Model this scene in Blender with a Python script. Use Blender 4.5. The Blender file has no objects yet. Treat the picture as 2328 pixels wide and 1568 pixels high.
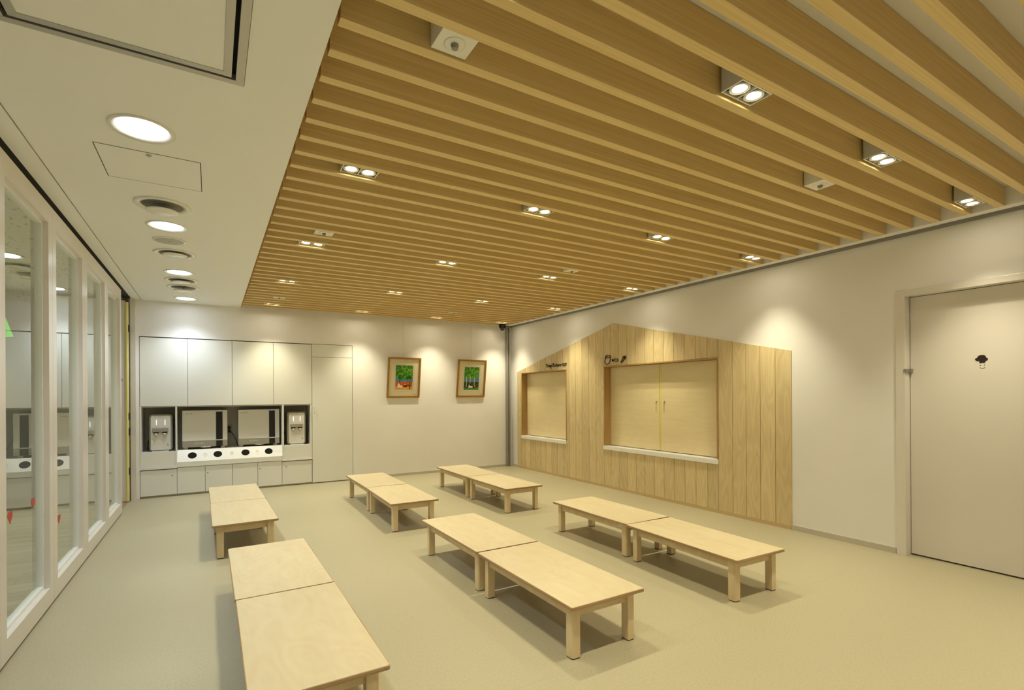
import bpy, bmesh, math, random
from mathutils import Vector, Matrix, Euler
random.seed(7)
PI = math.pi
C = bpy.context.scene.collection
scn = bpy.context.scene

# ---------------------------------------------------------------- camera
cam_d = bpy.data.cameras.new('camera'); cam = bpy.data.objects.new('camera', cam_d); C.objects.link(cam)
F_PX, CX, CY, YAW, ROLL = 1146.08, 1169.786, 898.027, 0.54182, -0.00579
cam_d.sensor_width = 36.0; cam_d.lens = F_PX / 2328 * 36.0
cam_d.shift_x = -(CX - 1164) / 2328; cam_d.shift_y = (CY - 784) / 2328
cam_d.clip_start = 0.05
_F = Vector((math.sin(YAW), math.cos(YAW), 0)); _R0 = Vector((math.cos(YAW), -math.sin(YAW), 0)); _U0 = Vector((0, 0, 1))
_R = _R0 * math.cos(ROLL) + _U0 * math.sin(ROLL); _U = -_R0 * math.sin(ROLL) + _U0 * math.cos(ROLL)
m = Matrix((( _R.x, _U.x, -_F.x, 0), (_R.y, _U.y, -_F.y, 0), (_R.z, _U.z, -_F.z, 1.35), (0, 0, 0, 1)))
cam.matrix_world = m
scn.camera = cam

# ---------------------------------------------------------------- world and exposure
w = bpy.data.worlds.new('world'); scn.world = w; w.use_nodes = True
w.node_tree.nodes['Background'].inputs[0].default_value = (1.0, 0.9, 0.7, 1)
w.node_tree.nodes['Background'].inputs[1].default_value = 0.02
vs = scn.view_settings; vs.view_transform = 'Standard'; vs.look = 'None'; vs.gamma = 1; vs.use_curve_mapping = False
vs.exposure = 0.54
# lamp settings used by the lamp builders below
WARM = (1.0, 0.915, 0.64); COOL = (0.87, 0.98, 1.06)
SPOT_W = 33.0; LENS_E = 60.0; DOWN_E = 12.0; DOWN_W = 62.0

# ---------------------------------------------------------------- materials
def lin(r, g, b):
    f = lambda c: (c / 255 / 12.92) if c / 255 <= 0.04045 else ((c / 255 + 0.055) / 1.055) ** 2.4
    return (f(r), f(g), f(b), 1)
def mat(name, col, rough=0.5, metal=0.0, emit=None, es=0.0, noise=0.0, nscale=8.0, bump=0.0, spec=None):
    mt = bpy.data.materials.new(name); mt.use_nodes = True; nt = mt.node_tree; b = nt.nodes['Principled BSDF']
    b.inputs['Base Color'].default_value = tuple(col[:3]) + (1,)
    b.inputs['Roughness'].default_value = rough; b.inputs['Metallic'].default_value = metal
    if spec is not None: b.inputs['Specular IOR Level'].default_value = spec
    if emit: b.inputs['Emission Color'].default_value = tuple(emit[:3]) + (1,); b.inputs['Emission Strength'].default_value = es
    tc = nt.nodes.new('ShaderNodeTexCoord'); nz = nt.nodes.new('ShaderNodeTexNoise'); nz.inputs['Scale'].default_value = nscale
    nz.inputs['Detail'].default_value = 4
    nt.links.new(tc.outputs['Object'], nz.inputs['Vector'])
    if noise > 0:
        rp = nt.nodes.new('ShaderNodeValToRGB'); rp.color_ramp.elements[0].position = 0.3; rp.color_ramp.elements[1].position = 0.7
        rp.color_ramp.elements[0].color = tuple(c * (1 - noise) for c in col[:3]) + (1,)
        rp.color_ramp.elements[1].color = tuple(min(1, c * (1 + noise)) for c in col[:3]) + (1,)
        nt.links.new(nz.outputs['Fac'], rp.inputs['Fac']); nt.links.new(rp.outputs['Color'], b.inputs['Base Color'])
    if bump > 0:
        bp = nt.nodes.new('ShaderNodeBump'); bp.inputs['Strength'].default_value = bump; bp.inputs['Distance'].default_value = 0.002
        nt.links.new(nz.outputs['Fac'], bp.inputs['Height']); nt.links.new(bp.outputs['Normal'], b.inputs['Normal'])
    return mt
def wood(name, dark, light, scale=(3, 3, 3), rough=0.45, wave=0.0, wscale=(1, 1, 1), lo=0.3, hi=0.7, detail=6, mottle=0.0):
    """streaky noise grain plus an optional cathedral wave figure, shifted per object"""
    mt = bpy.data.materials.new(name); mt.use_nodes = True; nt = mt.node_tree; b = nt.nodes['Principled BSDF']; L = nt.links.new
    b.inputs['Roughness'].default_value = rough
    tc = nt.nodes.new('ShaderNodeTexCoord'); oi = nt.nodes.new('ShaderNodeObjectInfo')
    mu = nt.nodes.new('ShaderNodeMath'); mu.operation = 'MULTIPLY'; mu.inputs[1].default_value = 37.0; L(oi.outputs['Random'], mu.inputs[0])
    ad = nt.nodes.new('ShaderNodeVectorMath'); ad.operation = 'ADD'; L(tc.outputs['Object'], ad.inputs[0]); L(mu.outputs[0], ad.inputs[1])
    mp = nt.nodes.new('ShaderNodeMapping'); mp.inputs['Scale'].default_value = scale; L(ad.outputs[0], mp.inputs['Vector'])
    nz = nt.nodes.new('ShaderNodeTexNoise'); nz.inputs['Scale'].default_value = 1; nz.inputs['Detail'].default_value = detail
    nz.inputs['Roughness'].default_value = 0.62; L(mp.outputs[0], nz.inputs['Vector'])
    fac = nz.outputs['Fac']
    if wave > 0:
        m2 = nt.nodes.new('ShaderNodeMapping'); m2.inputs['Scale'].default_value = wscale; L(ad.outputs[0], m2.inputs['Vector'])
        n2 = nt.nodes.new('ShaderNodeTexNoise'); n2.inputs['Scale'].default_value = 1; n2.inputs['Detail'].default_value = 1.5
        L(m2.outputs[0], n2.inputs['Vector'])
        k = nt.nodes.new('ShaderNodeMath'); k.operation = 'MULTIPLY'; k.inputs[1].default_value = 22; L(n2.outputs['Fac'], k.inputs[0])
        fr = nt.nodes.new('ShaderNodeMath'); fr.operation = 'PINGPONG'; fr.inputs[1].default_value = 1; L(k.outputs[0], fr.inputs[0])
        mx = nt.nodes.new('ShaderNodeMix'); mx.inputs[0].default_value = wave; L(fac, mx.inputs[2]); L(fr.outputs[0], mx.inputs[3]); fac = mx.outputs[0]
    rp = nt.nodes.new('ShaderNodeValToRGB'); e = rp.color_ramp.elements
    e[0].position = lo; e[1].position = hi; e[0].color = tuple(dark[:3]) + (1,); e[1].color = tuple(light[:3]) + (1,)
    L(fac, rp.inputs['Fac']); L(rp.outputs['Color'], b.inputs['Base Color'])
    return mt
M = {}
M['plaster'] = mat('white painted plaster', (0.90, 0.88, 0.86), 0.6, noise=0.012, nscale=2.5)
M['soffit'] = mat('white painted board', (0.92, 0.92, 0.89), 0.65)
M['laminate'] = mat('white laminate', (0.87, 0.87, 0.82), 0.32)
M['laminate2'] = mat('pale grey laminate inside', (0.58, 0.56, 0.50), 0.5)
M['gloss'] = mat('glossy white solid surface', (0.94, 0.94, 0.92), 0.22)
M['black'] = mat('black rubber and hole shade', (0.006, 0.005, 0.004), 0.7, spec=0.15)
M['dark'] = mat('dark shadow gap', (0.03, 0.024, 0.018), 0.8)
M['alu'] = mat('brushed aluminium', (0.50, 0.48, 0.44), 0.38, 0.75)
M['alu2'] = mat('satin grey aluminium', (0.33, 0.32, 0.29), 0.45, 0.35)
M['steel'] = mat('polished steel', (0.75, 0.73, 0.7), 0.2, 1.0)
M['panelwhite'] = mat('cream painted steel frame', (0.80, 0.755, 0.70), 0.28)
M['bead'] = mat('white glazing bead', (0.88, 0.89, 0.86), 0.3)
M['yellow'] = mat('pale yellow plastic guard', lin(232, 220, 140), 0.45)
M['birch'] = wood('birch plywood top', (0.60, 0.495, 0.305), (0.71, 0.62, 0.42), (14, 2.2, 14), 0.36, 0.16, (4.0, 1.6, 4.0), 0.1, 0.8)
M['birch_side'] = wood('birch solid wood', (0.68, 0.52, 0.29), (0.82, 0.67, 0.43), (9, 9, 2.0), 0.42)
M['ply_edge'] = wood('varnished plywood edge', (0.26, 0.15, 0.06), (0.50, 0.34, 0.17), (1.5, 1.5, 260), 0.4, lo=0.35, hi=0.65, detail=2)
M['panel_birch'] = wood('birch plywood boarding', (0.64, 0.50, 0.255), (0.80, 0.66, 0.38), (7, 7, 1.4), 0.5, 0.38, (6, 6, 1.0), 0.15, 0.85)
M['shutter'] = wood('pale birch shutter', (0.78, 0.65, 0.37), (0.86, 0.74, 0.46), (2, 2.4, 22), 0.42, 0.15, (2, 1, 4), 0.2, 0.8)
M['oak_reveal'] = wood('oak lining', (0.38, 0.225, 0.07), (0.52, 0.33, 0.13), (8, 8, 1.5), 0.45)
M['oak'] = wood('oak veneer batten', (0.68, 0.495, 0.20), (0.83, 0.64, 0.31), (1.2, 120, 95), 0.48, lo=0.3, hi=0.7, detail=5)
M['gold'] = mat('gilded frame', lin(172, 128, 52), 0.35, 0.55, noise=0.1, nscale=20)
M['mount'] = mat('cream picture mount', (0.74, 0.66, 0.47), 0.8)
M['ink'] = mat('dark brown ink', (0.018, 0.010, 0.007), 0.5)
M['signblack'] = mat('black painted sign', (0.01, 0.008, 0.006), 0.45)
M['appl'] = mat('off white appliance plastic', (0.62, 0.60, 0.53), 0.3)
M['appl_front'] = mat('glossy white appliance front', (0.78, 0.77, 0.72), 0.22)
M['appl_grey'] = mat('taupe appliance trim', (0.36, 0.34, 0.28), 0.35)
M['bronze'] = mat('champagne appliance side', (0.36, 0.34, 0.26), 0.35)
M['blackglass'] = mat('black glass', (0.008, 0.007, 0.007), 0.08)
M['cord'] = mat('black cord', (0.01, 0.01, 0.01), 0.5)
M['led'] = mat('blue white led', (1, 1, 1), 0.5, emit=(0.80, 0.84, 1.0), es=1.5)
M['spotlens'] = mat('lit lamp glass', (1, 1, 1), 0.5, emit=(1.0, 0.90, 0.66), es=LENS_E)
M['downlens'] = mat('lit opal diffuser', (1, 1, 1), 0.5, emit=COOL, es=DOWN_E)
M['lampring'] = mat('white enamelled ring', (0.85, 0.82, 0.74), 0.25)
M['lampwell'] = mat('dark grey lamp well', (0.10, 0.092, 0.07), 0.6)
M['red'] = mat('red vinyl heart', lin(196, 62, 48), 0.5)
M['green'] = mat('light green lampshade', lin(120, 215, 95), 0.5, emit=lin(130, 225, 105), es=0.55)
M['grille'] = mat('grey perforated speaker grille', (0.50, 0.51, 0.46), 0.55, noise=0.12, nscale=250)
M['label'] = mat('white paper label', (0.85, 0.85, 0.82), 0.5)
M['smoke'] = mat('smoked camera dome', (0.02, 0.018, 0.015), 0.1)
M['base_trim'] = mat('light grey skirting', (0.58, 0.54, 0.46), 0.45)
M['base_wood'] = mat('beech skirting', (0.62, 0.46, 0.24), 0.45)

# floor: mottled sheet vinyl with welded seams
def floor_mat():
    mt = mat('mottled beige sheet vinyl', (0.5, 0.5, 0.4), 0.42); nt = mt.node_tree; b = nt.nodes['Principled BSDF']; L = nt.links.new
    tc = nt.nodes.new('ShaderNodeTexCoord')
    n1 = nt.nodes.new('ShaderNodeTexNoise'); n1.inputs['Scale'].default_value = 90; n1.inputs['Detail'].default_value = 3; L(tc.outputs['Object'], n1.inputs['Vector'])
    rp = nt.nodes.new('ShaderNodeValToRGB'); e = rp.color_ramp.elements
    e[0].position = 0.32; e[1].position = 0.68; e[0].color = (0.405, 0.367, 0.246, 1); e[1].color = (0.465, 0.424, 0.286, 1); L(n1.outputs['Fac'], rp.inputs['Fac'])
    br = nt.nodes.new('ShaderNodeTexBrick'); br.offset = 0; br.squash = 1
    br.inputs['Color1'].default_value = (1, 1, 1, 1); br.inputs['Color2'].default_value = (1, 1, 1, 1); br.inputs['Mortar'].default_value = (0.88, 0.87, 0.84, 1)
    br.inputs['Scale'].default_value = 1; br.inputs['Mortar Size'].default_value = 0.0016; br.inputs['Mortar Smooth'].default_value = 0.1
    br.inputs['Brick Width'].default_value = 40; br.inputs['Row Height'].default_value = 1.92
    mp = nt.nodes.new('ShaderNodeMapping'); mp.inputs['Location'].default_value = (20, 1.92 * 5 - 1.985, 0); L(tc.outputs['Object'], mp.inputs['Vector']); L(mp.outputs[0], br.inputs['Vector'])
    mx = nt.nodes.new('ShaderNodeMix'); mx.data_type = 'RGBA'; mx.blend_type = 'MULTIPLY'; mx.inputs[0].default_value = 1
    L(rp.outputs['Color'], mx.inputs[6]); L(br.outputs['Color'], mx.inputs[7]); L(mx.outputs[2], b.inputs['Base Color'])
    n2 = nt.nodes.new('ShaderNodeTexNoise'); n2.inputs['Scale'].default_value = 3; L(tc.outputs['Object'], n2.inputs['Vector'])
    bp = nt.nodes.new('ShaderNodeBump'); bp.inputs['Strength'].default_value = 0.15; bp.inputs['Distance'].default_value = 0.01
    L(n2.outputs['Fac'], bp.inputs['Height']); L(bp.outputs['Normal'], b.inputs['Normal'])
    return mt
M['floor'] = floor_mat()
def plank_mat():
    mt = mat('pale wood plank floor', (0.5, 0.4, 0.25), 0.4); nt = mt.node_tree; b = nt.nodes['Principled BSDF']; L = nt.links.new
    tc = nt.nodes.new('ShaderNodeTexCoord'); br = nt.nodes.new('ShaderNodeTexBrick'); br.offset = 0.37
    br.inputs['Color1'].default_value = (0.60, 0.52, 0.36, 1); br.inputs['Color2'].default_value = (0.40, 0.33, 0.20, 1); br.inputs['Mortar'].default_value = (0.2, 0.16, 0.1, 1)
    br.inputs['Scale'].default_value = 1; br.inputs['Mortar Size'].default_value = 0.002; br.inputs['Brick Width'].default_value = 0.9; br.inputs['Row Height'].default_value = 0.1
    L(tc.outputs['Object'], br.inputs['Vector']); L(br.outputs['Color'], b.inputs['Base Color']); return mt
M['plank'] = plank_mat()
def tile_mat():
    """mineral fibre ceiling tile: short worm-like fissures"""
    mt = mat('fissured acoustic tile', (0.7, 0.65, 0.5), 0.9); nt = mt.node_tree; b = nt.nodes['Principled BSDF']; L = nt.links.new
    tc = nt.nodes.new('ShaderNodeTexCoord'); mp = nt.nodes.new('ShaderNodeMapping'); mp.inputs['Scale'].default_value = (34, 11, 20); L(tc.outputs['Object'], mp.inputs['Vector'])
    n = nt.nodes.new('ShaderNodeTexNoise'); n.inputs['Scale'].default_value = 1; n.inputs['Detail'].default_value = 1; L(mp.outputs[0], n.inputs['Vector'])
    rp = nt.nodes.new('ShaderNodeValToRGB'); e = rp.color_ramp.elements; e[0].position = 0.33; e[1].position = 0.37
    e[0].color = (0.30, 0.25, 0.14, 1); e[1].color = (0.74, 0.69, 0.52, 1); L(n.outputs['Fac'], rp.inputs['Fac']); L(rp.outputs['Color'], b.inputs['Base Color']); return mt
M['tile'] = tile_mat()
def glass_mat():
    """clear float glass: slightly green straight-through light plus the mirror reflection of its two surfaces"""
    mt = bpy.data.materials.new('clear float glass'); mt.use_nodes = True; nt = mt.node_tree; L = nt.links.new
    for n in list(nt.nodes): nt.nodes.remove(n)
    out = nt.nodes.new('ShaderNodeOutputMaterial'); tr = nt.nodes.new('ShaderNodeBsdfTransparent'); tr.inputs[0].default_value = (0.93, 0.96, 0.93, 1)
    gl = nt.nodes.new('ShaderNodeBsdfGlossy'); gl.inputs['Roughness'].default_value = 0.0; gl.inputs['Color'].default_value = (0.97, 1, 0.97, 1)
    fr = nt.nodes.new('ShaderNodeFresnel'); fr.inputs['IOR'].default_value = 1.5
    a = nt.nodes.new('ShaderNodeMath'); a.operation = 'MULTIPLY'; a.inputs[1].default_value = 2; L(fr.outputs[0], a.inputs[0])
    b_ = nt.nodes.new('ShaderNodeMath'); b_.operation = 'ADD'; b_.inputs[1].default_value = 1; L(fr.outputs[0], b_.inputs[0])
    d = nt.nodes.new('ShaderNodeMath'); d.operation = 'DIVIDE'; L(a.outputs[0], d.inputs[0]); L(b_.outputs[0], d.inputs[1])
    ge = nt.nodes.new('ShaderNodeNewGeometry'); s = nt.nodes.new('ShaderNodeMath'); s.operation = 'SUBTRACT'; s.inputs[0].default_value = 1; L(ge.outputs['Backfacing'], s.inputs[1])
    k = nt.nodes.new('ShaderNodeMath'); k.operation = 'MULTIPLY'; L(d.outputs[0], k.inputs[0]); L(s.outputs[0], k.inputs[1])
    mx = nt.nodes.new('ShaderNodeMixShader'); L(k.outputs[0], mx.inputs[0]); L(tr.outputs[0], mx.inputs[1]); L(gl.outputs[0], mx.inputs[2]); L(mx.outputs[0], out.inputs[0])
    return mt
M['glass'] = glass_mat()

# ---------------------------------------------------------------- mesh helpers
def nb(): return bmesh.new()
def box(bm, x0, x1, y0, y1, z0, z1, mi=0):
    v = [bm.verts.new(p) for p in ((x0, y0, z0), (x1, y0, z0), (x1, y1, z0), (x0, y1, z0), (x0, y0, z1), (x1, y0, z1), (x1, y1, z1), (x0, y1, z1))]
    for q in ((3, 2, 1, 0), (4, 5, 6, 7), (0, 1, 5, 4), (1, 2, 6, 5), (2, 3, 7, 6), (3, 0, 4, 7)):
        f = bm.faces.new([v[i] for i in q]); f.material_index = mi
    return bm
def prism(bm, pts, axis, a, b, mi=0):
    """extrude polygon pts (2-D, in the two other axes) from a to b along axis"""
    def P(p, t): return {0: (t, p[0], p[1]), 1: (p[0], t, p[1]), 2: (p[0], p[1], t)}[axis]
    va = [bm.verts.new(P(p, a)) for p in pts]; vb = [bm.verts.new(P(p, b)) for p in pts]; n = len(pts)
    fs = [bm.faces.new(va), bm.faces.new(list(reversed(vb)))]
    for i in range(n): fs.append(bm.faces.new((va[(i + 1) % n], va[i], vb[i], vb[(i + 1) % n])))
    for f in fs: f.material_index = mi
    bmesh.ops.recalc_face_normals(bm, faces=fs)
    return bm
def circ(cx, cy, r, n=32, ry=None): return [(cx + r * math.cos(2 * PI * i / n), cy + (ry or r) * math.sin(2 * PI * i / n)) for i in range(n)]
def rrect(x0, x1, y0, y1, r, n=5):
    out = []
    for cx, cy, a in ((x1 - r, y1 - r, 0), (x0 + r, y1 - r, 90), (x0 + r, y0 + r, 180), (x1 - r, y0 + r, 270)):
        for i in range(n + 1):
            t = math.radians(a + 90 * i / n); out.append((cx + r * math.cos(t), cy + r * math.sin(t)))
    return out
def lathe(bm, prof, cx, cy, n=40, mi=0):
    """prof: list of (r, z); closed at r=0 ends"""
    rings = []
    for r, z in prof:
        rings.append([bm.verts.new((cx, cy, z))] if r < 1e-6 else [bm.verts.new((cx + r * math.cos(2 * PI * i / n), cy + r * math.sin(2 * PI * i / n), z)) for i in range(n)])
    fs = []
    for a, b in zip(rings, rings[1:]):
        for i in range(n):
            j = (i + 1) % n
            if len(a) == 1 and len(b) == 1: continue
            if len(a) == 1: fs.append(bm.faces.new((a[0], b[i], b[j])))
            elif len(b) == 1: fs.append(bm.faces.new((a[i], b[0], a[j])))
            else: fs.append(bm.faces.new((a[i], b[i], b[j], a[j])))
    for f in fs: f.material_index = mi; f.smooth = True
    bmesh.ops.recalc_face_normals(bm, faces=fs)
    return bm
def tube(bm, pts, r, n=8, mi=0, closed=False):
    pts = [Vector(p) for p in pts]; N = len(pts); rings = []
    for i, p in enumerate(pts):
        a = pts[i - 1] if (i > 0 or closed) else p; b = pts[(i + 1) % N] if (i < N - 1 or closed) else p
        t = (b - a).normalized() if (b - a).length > 1e-9 else Vector((1, 0, 0))
        u = t.cross(Vector((0, 0, 1)));
        if u.length < 0.2: u = t.cross(Vector((1, 0, 0)))
        u.normalize(); v = t.cross(u).normalized()
        rings.append([bm.verts.new(p + (u * math.cos(2 * PI * k / n) + v * math.sin(2 * PI * k / n)) * r) for k in range(n)])
    fs = []
    for i in range(N if closed else N - 1):
        a, b = rings[i], rings[(i + 1) % N]
        for k in range(n): fs.append(bm.faces.new((a[k], a[(k + 1) % n], b[(k + 1) % n], b[k])))
    if not closed: fs.append(bm.faces.new(rings[0])); fs.append(bm.faces.new(list(reversed(rings[-1]))))
    for f in fs: f.material_index = mi; f.smooth = True
    bmesh.ops.recalc_face_normals(bm, faces=fs)
    return bm
def org(o):
    v = Vector((0, 0, 0))
    while o is not None: v += o.location; o = o.parent
    return v
def obj(name, bm, mats, parent=None, bevel=0.0, seg=2, label=None):
    """link a bmesh given in room coordinates as one object (child meshes are re-based on their thing)"""
    me = bpy.data.meshes.new(name)
    if parent is not None:
        o0 = org(parent); bmesh.ops.translate(bm, verts=bm.verts, vec=-o0)
    bm.to_mesh(me); bm.free()
    for mm in (mats if isinstance(mats, (list, tuple)) else [mats]): me.materials.append(M[mm] if isinstance(mm, str) else mm)
    o = bpy.data.objects.new(name, me); C.objects.link(o)
    if parent is not None: o.parent = parent
    if bevel > 0:
        b = o.modifiers.new('bevel', 'BEVEL'); b.width = bevel; b.segments = seg; b.limit_method = 'ANGLE'; b.angle_limit = math.radians(40)
    if label: o['label'] = label
    return o
def thing(name, label, cat, loc=(0, 0, 0), rotz=0.0, group=None):
    o = bpy.data.objects.new(name, None); o.empty_display_size = 0.1; C.objects.link(o); o.location = loc; o.rotation_euler = (0, 0, rotz)
    o['label'] = label; o['category'] = cat
    if group: o['group'] = group
    return o
def tag(o, label, cat, group=None):
    o['label'] = label; o['category'] = cat
    if group: o['group'] = group
    return o
def dup(root, loc, rotz=0.0, label=None, group=None):
    r = root.copy(); C.objects.link(r); r.location = loc; r.rotation_euler = (0, 0, rotz)
    if label: r['label'] = label
    if group: r['group'] = group
    for ch in list(root.children):
        c = ch.copy(); C.objects.link(c); c.parent = r
        for g in list(ch.children):
            d = g.copy(); C.objects.link(d); d.parent = c
    return r
def struct(name, bm, mats, parent=None, **k):
    o = obj(name, bm, mats, parent, **k)
    if parent is None: o['kind'] = 'structure'
    return o

# ---------------------------------------------------------------- room dimensions (metres)
XL, XR, YB, YF = -0.893, 4.935, 8.30, -1.70
ZS = 2.645          # underside of the plain white soffit on the left
ZB = 2.66           # underside of the oak battens
ZC = 2.80           # white ceiling above the battens
P = 0.1822          # batten pitch
XO = -4.6           # far side of the room beyond the glass

bm = nb(); box(bm, XL - 0.03, XR + 0.35, YF - 0.3, YB + 0.5, -0.1, 0.0); struct('floor', bm, 'floor')
bm = nb(); box(bm, XO, XL - 0.03, YF - 0.3, YB + 1.2, -0.1, -0.001); struct('floor', bm, 'plank')
# back wall with the opening for the built-in cupboards
CX0, CX1, CZ1 = -0.816, 1.955, 2.164
bm = nb()
box(bm, -0.905, CX0, YB, YB + 0.6, 0, 2.9); box(bm, CX1, XR + 0.3, YB, YB + 0.6, 0, 2.9); box(bm, CX0, CX1, YB, YB + 0.6, CZ1, 2.9); box(bm, CX0, CX1, YB + 0.55, YB + 0.6, 0, CZ1)
struct('wall_back', bm, 'plaster')
# right wall with openings: two serving hatches and a door
H1 = (6.552, 7.932, 0.553, 1.765); H2 = (3.708, 5.647, 0.553, 1.768); DR = (0.93, 1.952, 0.0, 2.181)
bm = nb(); ysplit = [YF - 0.3, DR[0], DR[1], H2[0], H2[1], H1[0], H1[1], YB + 0.02]
for i in range(7):
    a, b = ysplit[i], ysplit[i + 1]; hole = {1: DR, 3: H2, 5: H1}.get(i)
    if hole is None: box(bm, XR, XR + 0.2, a, b, 0, 2.9)
    else:
        if hole[2] > 0: box(bm, XR, XR + 0.2, a, b, 0, hole[2])
        box(bm, XR, XR + 0.2, a, b, hole[3], 2.9)
bmesh.ops.remove_doubles(bm, verts=bm.verts, dist=1e-5)
struct('wall_right', bm, 'plaster')
bm = nb(); box(bm, XO - 0.2, XR + 0.2, YF - 0.2, YF, 0, 2.9); struct('wall_front', bm, 'plaster')
bm = nb(); box(bm, XL - 0.12, XL, YF, 0.50, 0, 2.62); struct('wall_left', bm, 'plaster')
# the room beyond the glass
bm = nb(); box(bm, XO - 0.2, XO, YF, YB + 1.2, 0, 2.9); box(bm, XO, -0.93, YB + 1.0, YB + 1.2, 0, 2.9); box(bm, -0.93, -0.90, YB + 0.02, YB + 1.2, 0, 2.9)
struct('wall_beyond_glass', bm, 'plaster').name = 'wall_outer'
bm = nb(); box(bm, XO, XL - 0.10, YF, YB + 1.0, 2.66, 2.72); struct('ceiling', bm, 'tile')
# ceilings
bm = nb()
SX0 = XL + 0.003
box(bm, XL - 0.10, 0.372, YF, YB, 2.70, 2.90)                       # carrier above the soffit
box(bm, SX0, -0.792, YF, YB, ZS, 2.70); box(bm, -0.784, 0.372, YF, 1.625, ZS, 2.70)
box(bm, -0.784, 0.372, 2.379, YB, ZS, 2.70); box(bm, -0.784, -0.629, 1.625, 2.379, ZS, 2.70); box(bm, 0.125, 0.372, 1.625, 2.379, ZS, 2.70)
struct('ceiling', bm, 'soffit')
bm = nb(); box(bm, 0.372, XR + 0.1, YF, YB, ZC, 2.90); box(bm, 4.795, 4.882, YF, YB, ZB + 0.003, ZC); struct('ceiling', bm, 'plaster')
bm = nb(); box(bm, 0.3725, 0.376, YF, YB, ZS + 0.012, ZC); struct('trim_1', bm, 'oak_reveal')
bm = nb(); box(bm, -0.792, -0.784, YF, YB, 2.665, 2.70); struct('trim_2', bm, 'dark')
# aluminium head track along the right wall and dark track above the glass partition
bm = nb(); box(bm, 4.882, XR, YF, YB, 2.668, 2.80, 1); box(bm, 4.892, XR, YF, YB, 2.650, 2.668, 0); box(bm, 4.905, 4.917, YF, YB, 2.640, 2.650, 0); struct('trim_3', bm, ['alu2', 'dark'])
bm = nb(); box(bm, XL - 0.10, SX0, YF, YB, 2.66, 2.70); struct('trim_4', bm, 'dark')
# skirtings
bm = nb(); box(bm, CX1 + 0.002, 4.79, YB - 0.010, YB, 0, 0.045); struct('baseboard_back', bm, 'base_trim')
bm = nb(); box(bm, XR - 0.010, XR, DR[1] + 0.03, 2.866, 0, 0.05); box(bm, XR - 0.010, XR, 8.09, 8.24, 0, 0.05); struct('baseboard_right', bm, 'base_trim')
bm = nb(); box(bm, XR - 0.014, XR, 2.868, 8.088, 0, 0.032); struct('baseboard_wood', bm, 'base_wood').name = 'trim_5'

# door on the right
bm = nb(); x0 = XR - 0.014
box(bm, x0, XR + 0.085, DR[1] - 0.045, DR[1] + 0.022, 0, 2.15); box(bm, x0, XR + 0.085, DR[0] - 0.022, DR[0] + 0.045, 0, 2.15); box(bm, x0, XR + 0.085, DR[0] - 0.022, DR[1] + 0.022, 2.148, 2.196)
door = struct('door_1', bm, 'panelwhite', bevel=0.002)
bm = nb(); box(bm, XR + 0.075, XR + 0.12, DR[0] + 0.049, DR[1] - 0.049, 0.012, 2.144); leaf = obj('door_leaf', bm, 'panelwhite', door)
bm = nb(); box(bm, XR + 0.12, XR + 0.125, DR[0] + 0.02, DR[1] - 0.02, 0.0, 2.16); obj('door_seal', bm, 'dark', door)
hat = [(1.462, 1.572), (1.462, 1.587), (1.472, 1.588), (1.482, 1.593), (1.488, 1.603), (1.484, 1.611), (1.475, 1.614), (1.47, 1.626), (1.462, 1.632), (1.45, 1.635), (1.437, 1.634), (1.429, 1.629), (1.424, 1.621), (1.421, 1.612), (1.415, 1.61), (1.412, 1.601), (1.414, 1.593), (1.421, 1.589), (1.427, 1.586), (1.429, 1.575)]
bm = nb(); prism(bm, hat, 0, XR + 0.0735, XR + 0.075)
for e in ((1.456, 1.556), (1.432, 1.558)): prism(bm, circ(e[0], e[1], 0.0038, 12, 0.0028), 0, XR + 0.0735, XR + 0.075)
tube(bm, [(XR + 0.0745, y, z) for y, z in ((1.459, 1.541), (1.453, 1.535), (1.445, 1.533), (1.436, 1.535), (1.429, 1.539))], 0.0013, 6)
obj('chef_face_sign', bm, 'ink', leaf, label='dark brown chef hat with smiling face')
bm = nb(); box(bm, XR - 0.02, XR + 0.045, 1.895, 1.916, 1.522, 1.548); box(bm, XR + 0.045, XR + 0.074, 1.884, 1.914, 1.520, 1.550); obj('lock_catch', bm, 'alu2', door, bevel=0.002)

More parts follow.
